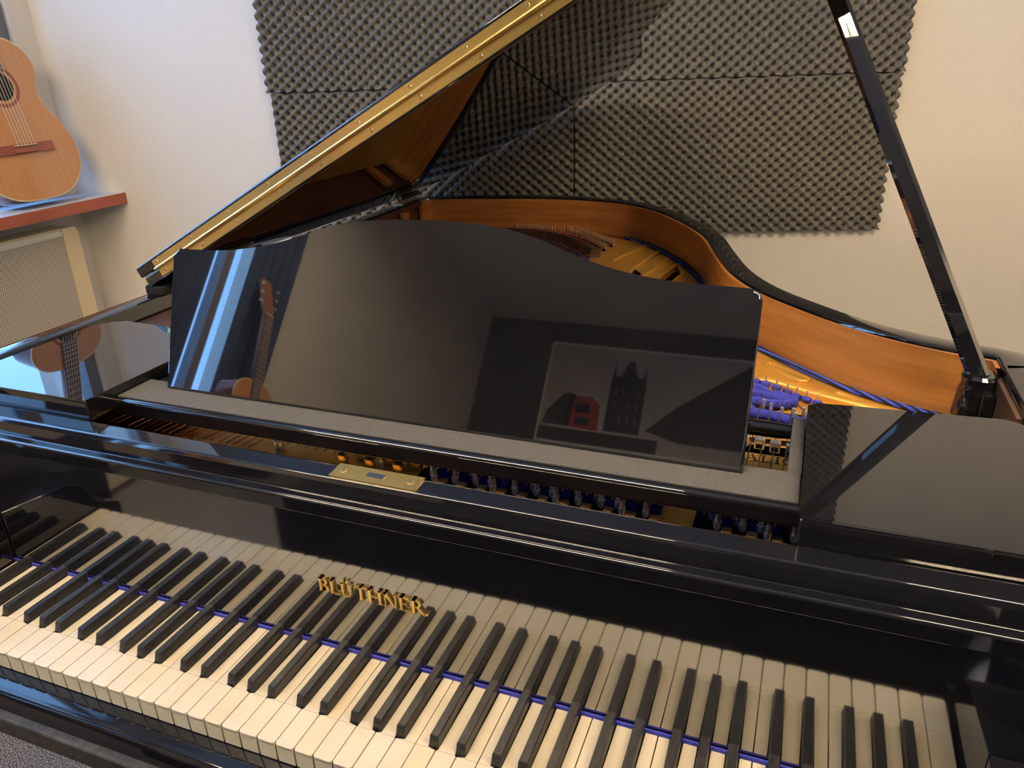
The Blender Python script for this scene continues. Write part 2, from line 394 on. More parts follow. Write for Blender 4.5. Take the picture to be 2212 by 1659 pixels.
# ------------------------------------------------------------------ the piano
P = root('grand_piano', (.6125, .8, 0), 'black polished grand piano with raised lid, ivory keys and gold plate, facing the camera', 'piano')
ZR = .262
outer = [(-.14, -.10), (-.14, .5), (-.14, 1.1), (-.14, 1.60), (-.132, 1.683), (-.098, 1.726), (-.03, 1.752), (.12, 1.785), (.285, 1.806), (.43, 1.798), (.56, 1.75), (.667, 1.655), (.76, 1.52), (.839, 1.365),
         (.885, 1.21), (.93, 1.065), (.98, .965), (1.045, .883), (1.14, .79), (1.23, .738), (1.305, .712), (1.350, .672), (1.366, .60), (1.366, .2), (1.366, -.10)]
path = catmull([Vector(p) for p in outer], 7)
inn = offset2(path, .042)
inn = [Vector((min(q.x, 1.285), q.y)) for q in inn]
def ztop(y):
    if y > .17: return ZR
    if y < .02: return .095
    t = (y - .02) / .15; t = t * t * (3 - 2 * t); return .095 + (ZR - .095) * t
bm = bmesh.new(); rings = []
for p, q in zip(path, inn):
    zt = ztop(p.y); d = (q - p); L = d.length; d.normalize(); e = .006
    pr_ = [(p, -.16), (p, zt - e), (p + d * e * .3, zt - e * .3), (p + d * e, zt), (q - d * e, zt), (q - d * e * .3, zt - e * .3), (q, zt - e), (q, -.16)]
    rings.append([bm.verts.new((a.x, a.y, z + Z0)) for a, z in pr_])
for i in range(len(rings) - 1):
    for j in range(8): bm.faces.new((rings[i][j], rings[i+1][j], rings[i+1][(j+1) % 8], rings[i][(j+1) % 8]))
bm.faces.new(rings[0]); bm.faces.new(rings[-1][::-1])
link_mesh('rim', bm, BLACK, P, 40)
# amber liner on the inner rim
lin = offset2(inn, .006)
lin = [Vector((min(q.x, 1.279), q.y)) for q in lin]
LINERDK = woodmat('dark brown liner', (.055, .020, .014), (.10, .036, .022), 4, (1.2, 1.2, 14), .3)  # bass stretch of the liner, a darker brown than the rest
def liner(name, keep, m):
    bm = bmesh.new(); prev = None
    for i, p in enumerate(path):
        if not keep(i, p): continue
        a_, c_ = inn[i] + (lin[i] - inn[i]).normalized() * .0004, lin[i]
        r_ = [bm.verts.new((a_.x, a_.y, .10 + Z0)), bm.verts.new((a_.x, a_.y, .257 + Z0)), bm.verts.new((c_.x, c_.y, .257 + Z0)), bm.verts.new((c_.x, c_.y, .10 + Z0))]
        if prev:
            for j in range(4): bm.faces.new((prev[j], r_[j], r_[(j+1) % 4], prev[(j+1) % 4]))
        else: bm.faces.new(r_)
        prev = r_
    bm.faces.new(prev)
    return link_mesh(name, bm, m, P, 40)
ic = min(i for i, p in enumerate(path) if p.y > 1.66)
bl_ = liner('inner_rim', lambda i, p: .635 <= p.y and i <= ic, LINERDK); bl_['label'] = 'darker bass side of the inner rim'
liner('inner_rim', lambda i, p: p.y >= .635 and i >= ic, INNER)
# treble inner side + braces
obox('treble_liner', MACAS, P, 1.2785, 1.2845, .50, .632, .10, .250)
for y in (1.50, 1.62):
    obox('rim_block', INNER, P, -.083, -.070, y, y + .035, .165, .250, bev=.002)
# soundboard and plate follow the inner outline
inl = [Vector((min(q.x, 1.278), q.y)) for q in offset2(inn, .0065)]
core = [p for p in inl if p.y > .30]
sb = [(p.x, p.y) for p in core]
bm = bmesh.new(); holed(bm, sb, [], .115, .012); link_mesh('soundboard', bm, SPRUCE, P)
inl2 = [Vector((min(q.x, 1.272), q.y)) for q in offset2(inn, .012)]
pl = [(p.x, p.y) for p in inl2 if p.y > .44]
pl = [(-.06, .246)] + pl + [(1.262, .246)]
hole1 = rnd([(.628, 1.395), (.664, 1.632), (.672, 1.637), (.702, 1.565), (.700, 1.54), (.668, 1.33), (.63, 1.25)], .008, 4)
hole2 = rnd([(.700, 1.27), (.722, 1.452), (.731, 1.45), (.755, 1.37), (.735, 1.22)], .008, 4)
def capsule(a, b_, w, seg=6):
    a = Vector(a); b_ = Vector(b_); d = (b_ - a).normalized(); nn = Vector((-d.y, d.x)); out = []
    for c, t0 in ((b_, -90), (a, 90)):
        for j in range(seg + 1):
            t = math.radians(t0 + 180 * j / seg); out.append(c + (d * math.cos(t) + nn * math.sin(t)) * w)
    return out
slotA = capsule((.992, .822), (1.046, .772), .0075)
slotB = capsule((1.10, .724), (1.17, .670), .007)
bigs = []
for x0, x1, y0, y1 in ((.02, .16, .80, 1.45), (.24, .50, .85, 1.30), (.56, .72, .84, 1.10)):
    bigs.append(rnd([(x0, y0), (x1, y0), (x1, y1), (x0, y1)], .02, 4))
bm = bmesh.new(); holed(bm, pl, [hole1, hole2, slotA, slotB] + bigs, .160, .018)
plate = link_mesh('iron_plate', bm, GOLD, P)
def rimtube(pts, r, z, closed=True, m=GOLD, name='plate_rib', dz=0):
    bm = bmesh.new(); L = [Vector((p[0], p[1], z + Z0 + dz)) for p in pts]
    if closed: L = L + [L[0], L[1]]
    tube(bm, L, r, 8); return link_mesh(name, bm, m, P, 60)
for hb, r in ((hole1, .005), (hole2, .005), (slotA, .0055), (slotB, .005)): rimtube(hb, r, .160)
rimtube([(.56, 1.452), (.631, 1.718)], .005, .161, False)
rimtube([(.522, 1.727), (.532, 1.77), (.598, 1.7445), (.576, 1.662)], .003, .161)
rimtube([(.47, 1.745), (.50, 1.735), (.512, 1.765)], .003, .161, False)
arc = catmull([Vector(q) for q in ((.6311, 1.70), (.69, 1.665), (.735, 1.60), (.782, 1.43), (.80, 1.34), (.86, 1.12), (.95, .93), (1.06, .80), (1.2, .70))], 5)
rimtube(arc, .004, .160, False)
rimtube([(.08, .60), (1.0, .745), (1.06, .715), (1.20, .66)], .010, .162, False)       # capo bar
# gold shelf with the step at its front, and the wrest plank front
prof = [(.350, .140), (.426, .140), (.430, .172), (.440, .178), (.462, .178), (.475, .170), (.480, .160), (.480, .140)]
xprism('plate_shelf', prof, .40, 1.075, GOLD, P, 30)
# blue felt around the plate
bl = [inl2[i] for i, p in enumerate(path) if p.y > .66 and p.x > .55]
BLSTR = mat('blue striped cord', (.03, .04, .4), .9); n, l, b = nodes(BLSTR)
tc = n.new('ShaderNodeTexCoord'); wv = n.new('ShaderNodeTexWave'); wv.inputs['Scale'].default_value = 55; wv.bands_direction = 'DIAGONAL'
cr = n.new('ShaderNodeValToRGB'); cr.color_ramp.elements[0].color = (.008, .008, .02, 1); cr.color_ramp.elements[1].color = (.05, .09, .6, 1); cr.color_ramp.elements[0].position = .4; cr.color_ramp.elements[1].position = .6
l.new(tc.outputs['Object'], wv.inputs[0]); l.new(wv.outputs[0], cr.inputs[0]); l.new(cr.outputs[0], b.inputs['Base Color'])
bm = bmesh.new(); tube(bm, [Vector((p.x, p.y, .165 + Z0)) for p in bl], .0045, 8); link_mesh('blue_cord', bm, BLSTR, P, 60)
# strings, pins and felts
def lerp(a, b_, t): return a + (b_ - a) * t
hp = catmull([Vector(q) for q in ((.1736, 1.775), (.2361, 1.785), (.3269, 1.765), (.4086, 1.7175), (.469, 1.6634), (.525, 1.6019))], 8)
hp2 = catmull([Vector(q) for q in ((.185, 1.745), (.24, 1.748), (.2968, 1.738), (.3909, 1.6905), (.4616, 1.6185), (.5183, 1.5497))], 8)
def at(L, t): f = t * (len(L) - 1); i = min(int(f), len(L) - 2); return L[i].lerp(L[i+1], f - i)
def pin(bm, x, y, z, h, r): tube(bm, [Vector((x, y, z + Z0)), Vector((x, y - .002, z + h + Z0))], r, 7)
NH = 44
for k in range(NH):
    t = k / (NH - 1)
    for L in (hp, hp2):
        q = at(L, t); bm = bmesh.new(); pin(bm, q.x, q.y, .158, .024, .0018); link_mesh('hitch_pin', bm, STEEL, P, 60)
for L, w in ((hp, .009), (hp2, .008)):
    bm = bmesh.new(); tube(bm, [Vector((q.x, q.y, .162 + Z0)) for q in L], w * .55, 8); link_mesh('felt_strip', bm, BLUEF, P, 60)
bm = bmesh.new(); br = [at(hp2, t / 12) - Vector((.012, .075)) for t in range(13)]
tube(bm, [Vector((q.x, q.y, .168 + Z0)) for q in br], .017, 10); link_mesh('bass_bridge', bm, MACAS, P, 60)
bm = bmesh.new(); tube(bm, [Vector((q.x - .01, q.y - .05, .166 + Z0)) for q in br], .009, 8); link_mesh('felt_strip', bm, BLUEF, P, 60)
NBS = 30
for k in range(NBS):
    t = k / (NBS - 1); a = Vector((lerp(.02, .375, t), .247, .196 + Z0)); q = at(hp, t)
    bm = bmesh.new(); tube(bm, [a, Vector((lerp(a.x, q.x, .55), 1.1, .185 + Z0)), Vector((q.x, q.y, .172 + Z0))], .0016 if k < 22 else .0012, 6); link_mesh('string', bm, COPPER, P, 60)
PLAINS = mat('dull steel string', (.22, .17, .13), .35, .8)
NT = 44
for k in range(NT):
    x = lerp(.425, 1.045, k / (NT - 1))
    if .905 < x < .95: continue
    bm = bmesh.new(); tube(bm, [Vector((x, .262, .200 + Z0)), Vector((x + .004, .62, .176 + Z0)), Vector((x + .01 - (x - .42) * .06, .70 + .0, .172 + Z0))], 0.0009, 5); link_mesh('string', bm, PLAINS, P, 60)
# dark gap under the bass strings
obox('plate_web', GOLD, P, -.052, 1.262, .243, .346, .161, .186, bev=.003)
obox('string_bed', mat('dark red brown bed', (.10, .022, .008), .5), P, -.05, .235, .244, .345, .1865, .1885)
def tpin(x, y, z=.184, h=.030):
    y -= .040
    bm = bmesh.new(); tube(bm, [V((x, y, z)), V((x, y, z + h - .003)), V((x, y, z + h))], [.0033, .0033, .0024], 10); tube(bm, [V((x, y, z + .006)), V((x, y, z + .013))], .0046, 10); link_mesh('tuning_pin', bm, STEEL, P, 50)
x = .635; kk = 0
while x < 1.05:
    if not (.905 < x < .945):
        tpin(x, (.306, .318, .312)[kk % 3], h=.022); tpin(x + .007, (.296, .300, .304)[kk % 3], h=.022)
        bm = bmesh.new(); box(bm, x + .0115, x + .0165 + .006, .249, .262, .186, .191, .001); link_mesh('wood_block', bm, woodmat('pinblock maple', (.4, .2, .08), (.5, .28, .12), 8, (1, 8, 1)) if kk == 0 else bpy.data.materials['pinblock maple'], P, 30)
        bm = bmesh.new(); box(bm, x + .002, x + .0225, .2665, .300, .186, .199, .003); link_mesh('felt_block', bm, BLUEF, P, 30)
    x += .0255; kk += 1
obox('pin_bed', DARKF, P, .615, .905, .246, .310, .1862, .1872); obox('pin_bed', DARKF, P, .948, 1.06, .246, .310, .1862, .1872)
for i, x in enumerate((.40, .408, .56, .575, .59, .60)): tpin(x, .312 if i < 3 else .325)
BRC = mat('gold agraffe', (.85, .6, .15), .2, 1.0)
for i in range(6):
    x = .50 + i * .02; bm = bmesh.new(); box(bm, x, x + .014, .262 + (i % 2) * .012, .270 + (i % 2) * .012, .186, .200, .003); link_mesh('agraffe', bm, BRC, P, 40)
# felts and pins in the treble opening
for i, (x, y) in enumerate(((.960, .738), (.9768, .7305), (.9917, .7245), (1.0084, .7141), (1.0249, .7015), (1.0391, .6887), (1.0538, .6812), (1.069, .672))):
    bm = bmesh.new(); tube(bm, [V((x - .006, y + .003, .166)), V((x, y, .166)), V((x + .006, y - .003, .166))], [.004, .0055, .004], 10); link_mesh('felt_pad', bm, BLUEF, P, 60)
    bm = bmesh.new(); tube(bm, [V((x, y, .166)), V((x, y, .180))], .0016, 8); link_mesh('duplex_pin', bm, STEEL, P, 60)
for wv_ in (((.94, .700), (.975, .697), (.990, .690), (1.000, .670), (1.012, .676), (1.03, .664), (1.040, .660)), ((.94, .672), (.9788, .673), (1.0069, .664), (1.03, .654), (1.040, .656)), ((.94, .625), (.981, .6447), (1.0, .640), (1.03, .648)), ((.94, .64), (.972, .62), (.985, .602), (1.0062, .600), (1.03, .592), (1.06, .59), (1.075, .588))):
    bm = bmesh.new(); tube(bm, [Vector((q.x, q.y, .170 + Z0)) for q in catmull([Vector(w) for w in wv_], 5)], .0075, 10); link_mesh('felt_strip', bm, BLUEF, P, 60)
for x, y in ((1.0213, .5783), (1.037, .5805), (1.0399, .565), (1.0501, .5874), (1.055, .5725), (1.0598, .5607), (1.0691, .5851), (1.006, .588), (.995, .60)):
    bm = bmesh.new(); tube(bm, [V((x, y + .02, .160)), V((x, y + .018, .186))], [.0022, .0026], 8); link_mesh('duplex_pin', bm, STEEL, P, 60)
for i in range(9):
    x = .995 - .0205 * 2 + i * .0195; y = .492 - i * .0045
    bm = bmesh.new(); box(bm, x, x + .0135, y - .006, y + .006, .176, .190, .0015); box(bm, x + .0025, x + .011, y - .0065, y - .0055, .178, .184, 0, 1)
    link_mesh('agraffe', bm, [STEEL, DARKF], P, 40)
# cast lettering on the shelf
def strokes(bm, L, org, ux, uy, h, up, depth):
    for pol in L:
        poly_extrude(bm, [Vector(org) + Vector(ux) * (p[0] * h) + Vector(uy) * (p[1] * h) for p in pol], Vector(up) * depth)
def rect(x0, y0, x1, y1): return [(x0, y0), (x1, y0), (x1, y1), (x0, y1)]
def bowl(cx, cy, rx, ry, a0, a1, w0, w1, seg=10):
    """crescent stroke, thick in the middle"""
    polys = []
    for j in range(seg):
        q = []
        for t in (j / seg, (j + 1) / seg):
            a = math.radians(lerp(a0, a1, t)); w = w0 + (w1 - w0) * math.sin(math.pi * t); q.append((a, w))
        (a, wa), (b2, wb) = q
        polys.append([(cx + (rx) * math.cos(a), cy + ry * math.sin(a)), (cx + rx * math.cos(b2), cy + ry * math.sin(b2)), (cx + (rx - wb) * math.cos(b2), cy + (ry - wb * .6) * math.sin(b2)), (cx + (rx - wa) * math.cos(a), cy + (ry - wa * .6) * math.sin(a))])
    return polys
TK, TN = .16, .055
def stem(x, y0=0, y1=1, w=TK, serif=True):
    L = [rect(x, y0, x + w, y1)]
    if serif: L += [rect(x - .09, y1 - .045, x + w + .09, y1), rect(x - .09, y0, x + w + .09, y0 + .045)]
    return L
GLY = {
 'B': (.82, stem(.09) + bowl(.32, .745, .34, .255, -90, 90, TN, .15) + bowl(.34, .26, .42, .26, -90, 90, TN, .17) + [rect(.2, .955, .34, 1), rect(.2, .485, .36, .53), rect(.2, 0, .36, .045)]),
 'L': (.78, stem(.09) + [rect(.2, 0, .74, .05), [(.70, 0), (.76, 0), (.76, .26), (.735, .26)]]),
 'U': (.98, [rect(.09, .3, .25, 1), rect(0, .955, .34, 1), rect(.70, .3, .755, 1), rect(.60, .955, .86, 1)] + [[(p[0], p[1]) for p in q] for q in bowl(.4225, .33, .3325, .34, 180, 360, .15, .06)]),
 'T': (.92, [rect(.38, 0, .54, 1), rect(.29, 0, .63, .045), rect(.06, .945, .86, 1), [(.06, .945), (.06, .72), (.085, .72), (.12, .945)], [(.86, .945), (.80, .945), (.835, .72), (.86, .72)]]),
 'H': (1.06, stem(.09) + stem(.76) + [rect(.25, .48, .76, .53)]),
 'N': (1.06, stem(.14, w=.055) + stem(.82, w=.055, serif=False) + [rect(.73, .955, .97, 1), [(.06, 1), (.26, 1), (.875, 0), (.82, 0)]]),
 'E': (.82, stem(.09) + [rect(.2, .95, .70, 1), rect(.2, 0, .74, .05), rect(.2, .485, .54, .53), [(.66, .95), (.72, 1), (.72, .76), (.695, .76)], [(.70, 0), (.77, 0), (.77, .26), (.745, .26)], rect(.52, .38, .55, .64)]),
 'R': (.95, stem(.09) + bowl(.34, .745, .34, .255, -90, 90, TN, .15) + [rect(.2, .955, .36, 1), rect(.2, .485, .38, .53), [(.36, .49), (.50, .49), (.95, 0), (.76, 0)]]),
 'A': (.95, [[(.40, 1), (.50, 1), (.84, 0), (.66, 0)], [(.43, .93), (.47, 1), (.12, 0), (.06, 0)], rect(.24, .33, .62, .375), rect(0, 0, .25, .045), rect(.58, 0, .94, .045)]),
 'I': (.42, stem(.13)), 'Q': (.95, bowl(.45, .5, .42, .5, 0, 360, .05, .12, 18) + [[(.42, .12), (.52, .16), (.9, -.2), (.75, -.2)]]),
 'dot': (.2, [[(.1 + .08 * math.cos(t * .785), .1 + .08 * math.sin(t * .785)) for t in range(8)]]),
}
x = .5375; h = .0185
for ch in 'BLuTHNER.':
    w, L = GLY['U' if ch == 'u' else ('dot' if ch == '.' else ch)]
    bm = bmesh.new(); sx_ = h * 1.05
    strokes(bm, L, V((x, .1458, .0840)), (1.05, 0, 0), (0, 0, 1), h, (0, -1, 0), .0032)
    if ch == 'u':
        for dx in (.22, .52): strokes(bm, [[(dx + .085 * math.cos(t * .785), 1.16 + .085 * math.sin(t * .785)) for t in range(8)]], V((x, .1458, .084)), (1.05, 0, 0), (0, 0, 1), h, (0, -1, 0), .0032)
    link_mesh('letter', bm, BRASS, P); x += (w * 1.05 - .02) * h
x = .985
LETM = mat('black plate lettering', (.03, .015, .01), .5)
for ch in 'ALIQ':
    w, L = GLY[ch]; bm = bmesh.new(); strokes(bm, L, V((x, .4405, .1782)), (1.1, 0, 0), (0, 1.1, 0), .0165, (0, 0, 1), .0005); link_mesh('plate_letter', bm, LETM, P); x += .0165 * (w * 1.1 + .12)

# keybed, keyslip, cheeks, felt
ks = rnd([(.004, -.060), (.004, -.0274), (-.0290, -.0288), (-.032, -.060)], [0, 0, .0105, 0], 12)
xprism('keyslip', ks, -.085, 1.31, BDUST, P, 60)
kb = rnd([(.60, -.085), (.60, -.0605), (.005, -.0605), (-.031, -.0605), (-.031, -.0555), (-.0405, -.0555), (-.0425, -.058), (-.0425, -.081), (-.038, -.085)], [0, 0, 0, 0, 0, .001, .001, .002, 0], 4)
xprism('keybed', kb, -.089, 1.285, KEYBED, P, 40)
def cheek(x0, x1, name):
    pr_ = rnd([(-.040, -.055), (-.040, -.01), (.0, .012), (.018, .050), (.045, .066), (.146, .080), (.146, -.055)], [0, .008, .01, .01, .01, 0, 0], 5)
    xprism(name, pr_, x0, x1, BLACK, P, 50, bev=.002)
cheek(-.088, -.003, 'cheek_block'); cheek(1.2285, 1.284, 'cheek_block')
obox('name_felt', BLUEF, P, -.003, 1.228, .1425, .1455, -.003, .0045, bev=.0012)
fb = rnd([(.1465, .004), (.1465, .187), (.1945, .187), (.1945, .2100), (.1905, .2100), (.1905, .004)], [.001, .0012, 0, 0, 0, 0], 6)
fb = [(.1465, .004), (.1465, .1872), (.1900, .1872), (.1900, .004)]
xprism('fallboard', fb, -.088, 1.284, FALLM, P, 28)
lip = rnd([(.1455, .1876), (.1448, .2075), (.1575, .2080), (.1582, .226), (.1605, .2318), (.184, .2335), (.191, .2305), (.191, .1876)], [.0012, .0032, .0015, 0, .0028, .003, .004, 0], 8)
LIPM = dusty('lip polyester', .02, 1.85)
xprism('fallboard_lip', lip, -.088, 1.284, LIPM, P, 60)
# brass lock plate on the fallboard's upper edge
lp = P
def tilted(name, x0, x1, u0, u1, t0, t1, m):
    """slab lying on the fallboard top; u along the slope from its front, t above it"""
    a = math.atan2(.0017, .021); o = Vector((0, .163, .2318))
    e1 = Vector((0, math.cos(a), math.sin(a))); e2 = Vector((0, -math.sin(a), math.cos(a)))
    bm = bmesh.new(); poly_extrude(bm, [Vector((x0, 0, Z0)) + o + e1 * u + e2 * t for u, t in ((u0, t0), (u1, t0), (u1, t1), (u0, t1))], (x1 - x0, 0, 0)); return link_mesh(name, bm, m, P)
tilted('lock_plate', .560, .668, -.001, .0245, .0002, .0016, BRASS)
tilted('lock_slot', .602, .624, .0085, .0165, .0014, .0020, GOLDRAW)
for xx in (.572, .656):
    a = Vector((xx, .163 + .0125, .2318 + .0019 + Z0)); bm = bmesh.new(); tube(bm, [a, a + Vector((0, -.0005, .0021))], [.0042, .0030], 16); link_mesh('lock_screw', bm, BRASSD, P, 50)

# keys
p = .02355; gap = .00055
iswhite = 'WBWWBWBWWBWB'   # A A# B C C# D D# E F F# G G#
names = ['A', 'A#', 'B', 'C', 'C#', 'D', 'D#', 'E', 'F', 'F#', 'G', 'G#']
off = {'C#': -.0035, 'D#': .0035, 'F#': -.0045, 'G#': 0, 'A#': .0045}
KL = .1472; HD = .0495; ZF = -.026
wi = 0; blacks = []
wk = []
for i in range(88):
    nm = names[i % 12]
    if '#' in nm: blacks.append((wi * p + off[nm], nm))
    else: wk.append((wi, nm)); wi += 1
bc = {round(c / p): c for c, nm in blacks}
bw = .0065
for k, nm in wk:
    x0, x1 = k * p + gap, (k + 1) * p - gap
    xa = bc[k] + bw if k in bc else x0; xb = bc[k + 1] - bw if (k + 1) in bc else x1
    out = [(x0, .0), (x1, .0), (x1, HD), (xb, HD + .001) if xb != x1 else (x1, HD + .001), (xb, KL), (xa, KL), (xa, HD + .001) if xa != x0 else (x0, HD + .001), (x0, HD)]
    cl = []
    for q in out:
        if not cl or (Vector(q) - Vector(cl[-1])).length > 2e-4: cl.append(q)
    outl = rnd(cl, [.0040 if q[1] == 0 else (.0035 if abs(q[1] - KL) < 1e-6 else 0) for q in cl], 4)
    jit = random.uniform(-.00025, .00015)
    bm = bmesh.new()
    a, b_, fs = poly_extrude(bm, [V((q[0], q[1], -.0022 + jit)) for q in outl], (0, 0, .0022))
    es = list(fs[1].edges); bmesh.ops.bevel(bm, geom=es, offset=.0006, segments=2, profile=.5, affect='EDGES')
    aged = (k * 7 % 5 == 0)
    o = link_mesh('white_key', bm, IVORY2 if aged else IVORY, P, 40)
    # wood body and celluloid front as sub-parts
    bm = bmesh.new(); box(bm, x0 + .0003, x1 - .0003, .0028, HD, ZF, -.0022 + jit); box(bm, max(xa, x0 + .0003), min(xb, x1 - .0003), HD, KL, ZF, -.0022 + jit); link_mesh('key_body', bm, KWOOD, o)
    bm = bmesh.new(); box(bm, x0 + .0004, x1 - .0004, .0012, .0028, ZF, -.0022 + jit, .0005); link_mesh('key_front', bm, KFRONT, o, 30)
# joint line between head and tail of the ivories: hairline groove strips are separate keys' seams
for c, nm in blacks:
    bm = bmesh.new(); y0, y1 = .0515, KL; jz = random.uniform(-.0003, .0003)
    bot = [(c - .0056, y0), (c + .0056, y0), (c + .0056, y1), (c - .0056, y1)]
    mid = [(c - .0050, y0 + .0035), (c + .0050, y0 + .0035), (c + .0050, y1), (c - .0050, y1)]
    top = [(c - .0043, y0 + .0050), (c + .0043, y0 + .0050), (c + .0043, y1), (c - .0043, y1)]
    LV = []
    for L, z in ((bot, ZF * .5), (bot, .0), (mid, .0112 + jz), (top, .0126 + jz)): LV.append([bm.verts.new((q[0], q[1], z + Z0)) for q in L])
    for i in range(3):
        for j in range(4): bm.faces.new((LV[i][j], LV[i][(j+1) % 4], LV[i+1][(j+1) % 4], LV[i+1][j]))
    bm.faces.new(LV[0]); bm.faces.new(LV[3])
    es = [e for e in bm.edges if abs(e.verts[0].co.z - e.verts[1].co.z) > .005 and min(v_.co.z for v_ in e.verts) > Z0 - .001]
    bmesh.ops.bevel(bm, geom=es, offset=.0008, segments=2, profile=.5, affect='EDGES')
    link_mesh('black_key', bm, EBONY, P, 35)

# music desk: wings, tray, sloping board
def slab(name, poly, zt, th, m, r=.004, parent=P):
    bm = bmesh.new(); a, b_, fs = poly_extrude(bm, [V((q[0], q[1], zt - th)) for q in poly], (0, 0, th))
    es = list(fs[0].edges) + list(fs[1].edges)
    bmesh.ops.bevel(bm, geom=es, offset=r, segments=4, profile=.5, affect='EDGES')
    return link_mesh(name, bm, m, parent, 40)
MD = bpy.data.objects.new('music_desk', None); COL.objects.link(MD); MD.parent = P; MD.location = Vector((.6125, .33, .24 + Z0)) - P.location
slab('side_wing', rnd([(-.086, .190), (.171, .190), (.171, .455), (.05, .463), (-.06, .470), (-.086, .43)], [.004, .002, .02, .02, .02, .03], 5), .260, .030, BLACK, parent=MD)
slab('side_wing', rnd([(1.051, .190), (1.282, .190), (1.282, .472), (1.051, .456)], [.002, .004, .02, .01], 5), .260, .030, BLACK, parent=MD)
fr = rnd([(.300, .223), (.300, .2455), (.230, .2455), (.230, .223)], [0, 0, .0055, .003], 8)
xprism('tray_rail', fr, .1715, 1.0505, BLACK, MD, 60)
obox('tray_felt', GREYF, MD, .1725, 1.0495, .2385, .2985, .2450, .2475, bev=.0008)
obox('tray_side', DARKF, MD, .1715, .2, .30, .45, .220, .240, bev=.002)
obox('tray_side', GREYF, MD, 1.036, 1.0505, .2985, .435, .2200, .2475, bev=.0015)
bm = bmesh.new(); tube(bm, [V((.18, .428, .236)), V((1.02, .4175, .236)), V((1.043, .417, .236))], [.010, .010, .008], 18); link_mesh('tray_back_rail', bm, BLACK, MD, 60)
q0 = Vector((.0, .277, .2485)); al = math.radians(20)
e2 = Vector((0, math.sin(al), math.cos(al))); en = Vector((0, -math.cos(al), math.sin(al)))
tp = catmull([Vector(q) for q in ((.247, .1925), (.304, .194), (.350, .200), (.392, .209), (.435, .222), (.475, .234), (.526, .2425), (.607, .246), (.688, .2425), (.735, .233), (.775, .220), (.82, .206), (.866, .197), (.91, .193), (.965, .192))], 5)
left = rnd([(.2215, .0), (.2215, .193), (.247, .1925)], [0, .02, 0], 8)[1:-1]
outl = [Vector((.2215, 0))] + left + tp + rnd([(.965, .192), (.9925, .191), (.993, 0)], [0, .02, 0], 8)[1:-1] + [Vector((.993, 0))]
bm = bmesh.new(); fr3 = [Vector((q.x, 0, Z0)) + q0 + e2 * q.y for q in outl]
a, b_, fs = poly_extrude(bm, fr3, -en * .012)
es = list(fs[0].edges) + list(fs[1].edges); bmesh.ops.bevel(bm, geom=es, offset=.0035, segments=4, profile=.5, affect='EDGES')
link_mesh('desk_board', bm, DESKM, MD, 40)
for xx in (.38, .83):      # the strut behind the board
    bm = bmesh.new(); a = Vector((xx, 0, Z0)) + q0 - en * .013 + e2 * .12; c = V((xx, .42, .238)); tube(bm, [a, c], .006, 8); link_mesh('desk_strut', bm, BLACK, MD, 60)

# bass corner: striped block with brass screw, felt buffer, shadow gap
obox('bass_block', MACAS, P, -.088, -.012, .475, .63, .165, .236, bev=.003)
bm = bmesh.new(); a = V((-.0115, .545, .213)); tube(bm, [a - Vector((.004, 0, 0)), a + Vector((.0015, 0, 0))], .0085, 20); box(bm, -.0098, -.0094, .538, .552, .2125, .2137); link_mesh('block_screw', bm, [BRASSD], P, 50)
slab('felt_buffer', rnd([(-.138, .60), (-.092, .60), (-.092, .68), (-.138, .68)], .012, 4), .279, .018, DARKF, .004)
# hinges of the lid on the bass side
for yy in (.80, 1.55):
    bm = bmesh.new()
    for dx, dz in ((-.118, .276), (-.105, .283)): tube(bm, [V((dx, yy, dz)), V((dx, yy + .11, dz))], .0055, 12)
    box(bm, -.135, -.10, yy + .005, yy + .105, .262, .266)
    link_mesh('lid_hinge', bm, mat('aged brass hinge', (.25, .18, .08), .35, 1.0) if yy < 1 else bpy.data.materials['aged brass hinge'], P, 50)

# lid
LA = math.radians(27.74); ls = Vector((math.cos(LA), 0, math.sin(LA))); ln = Vector((-math.sin(LA), 0, math.cos(LA)))
L0 = Vector((-.1225, 0, .2753 + Z0)) - ls * .020         # where the underside meets x=-.14
def lidp(s, y, t=0): q = L0 + ls * s + ln * t; return Vector((q.x, y, q.z))
LID = bpy.data.objects.new('lid', None); COL.objects.link(LID); LID.parent = P; LID.location = Vector((-.12, .6, .275 + Z0)) - P.location
lo = [(.025, .60), (.025, 1.2), (.03, 1.62)] + [(q.x, q.y) for q in catmull([Vector(w) for w in ((.045, 1.675), (.10, 1.722), (.18, 1.75), (.27, 1.775), (.40, 1.808), (.49, 1.822), (.58, 1.815), (.66, 1.785), (.73, 1.73), (.80, 1.65), (.85, 1.49), (.894, 1.30), (.95, 1.155), (1.02, 1.04), (1.12, .935), (1.25, .845), (1.38, .79), (1.47, .75))], 5)] + [(1.50, .71), (1.505, .60)]
def lidslab(name, pts, t0, t1, m):
    bm = bmesh.new(); a, b_, fs = poly_extrude(bm, [lidp(q[0], q[1], t0) for q in pts], ln * (t1 - t0))
    es = list(fs[0].edges) + list(fs[1].edges) ; bmesh.ops.bevel(bm, geom=es, offset=.003, segments=3, profile=.5, affect='EDGES')
    return link_mesh(name, bm, m, LID, 35)
lidslab('main_panel', lo, 0, .0205, BLACK)
lidslab('front_flap', rnd([(.015, .60), (1.505, .60), (1.505, 1.09), (.015, 1.09)], .004, 3), .0225, .0435, BLACK)
hs0, hs1 = .065, 1.47
def hinge_leaf(t0, t1, s_off):
    bm = bmesh.new(); poly_extrude(bm, [lidp(hs0 + s_off, .5988, t0), lidp(hs1, .5988, t0), lidp(hs1, .5988, t1), lidp(hs0 + s_off, .5988, t1)], (0, .0012, 0)); link_mesh('hinge_leaf', bm, BRASS, LID)
hinge_leaf(.0045, .0195, .004); hinge_leaf(.0240, .0375, 0)
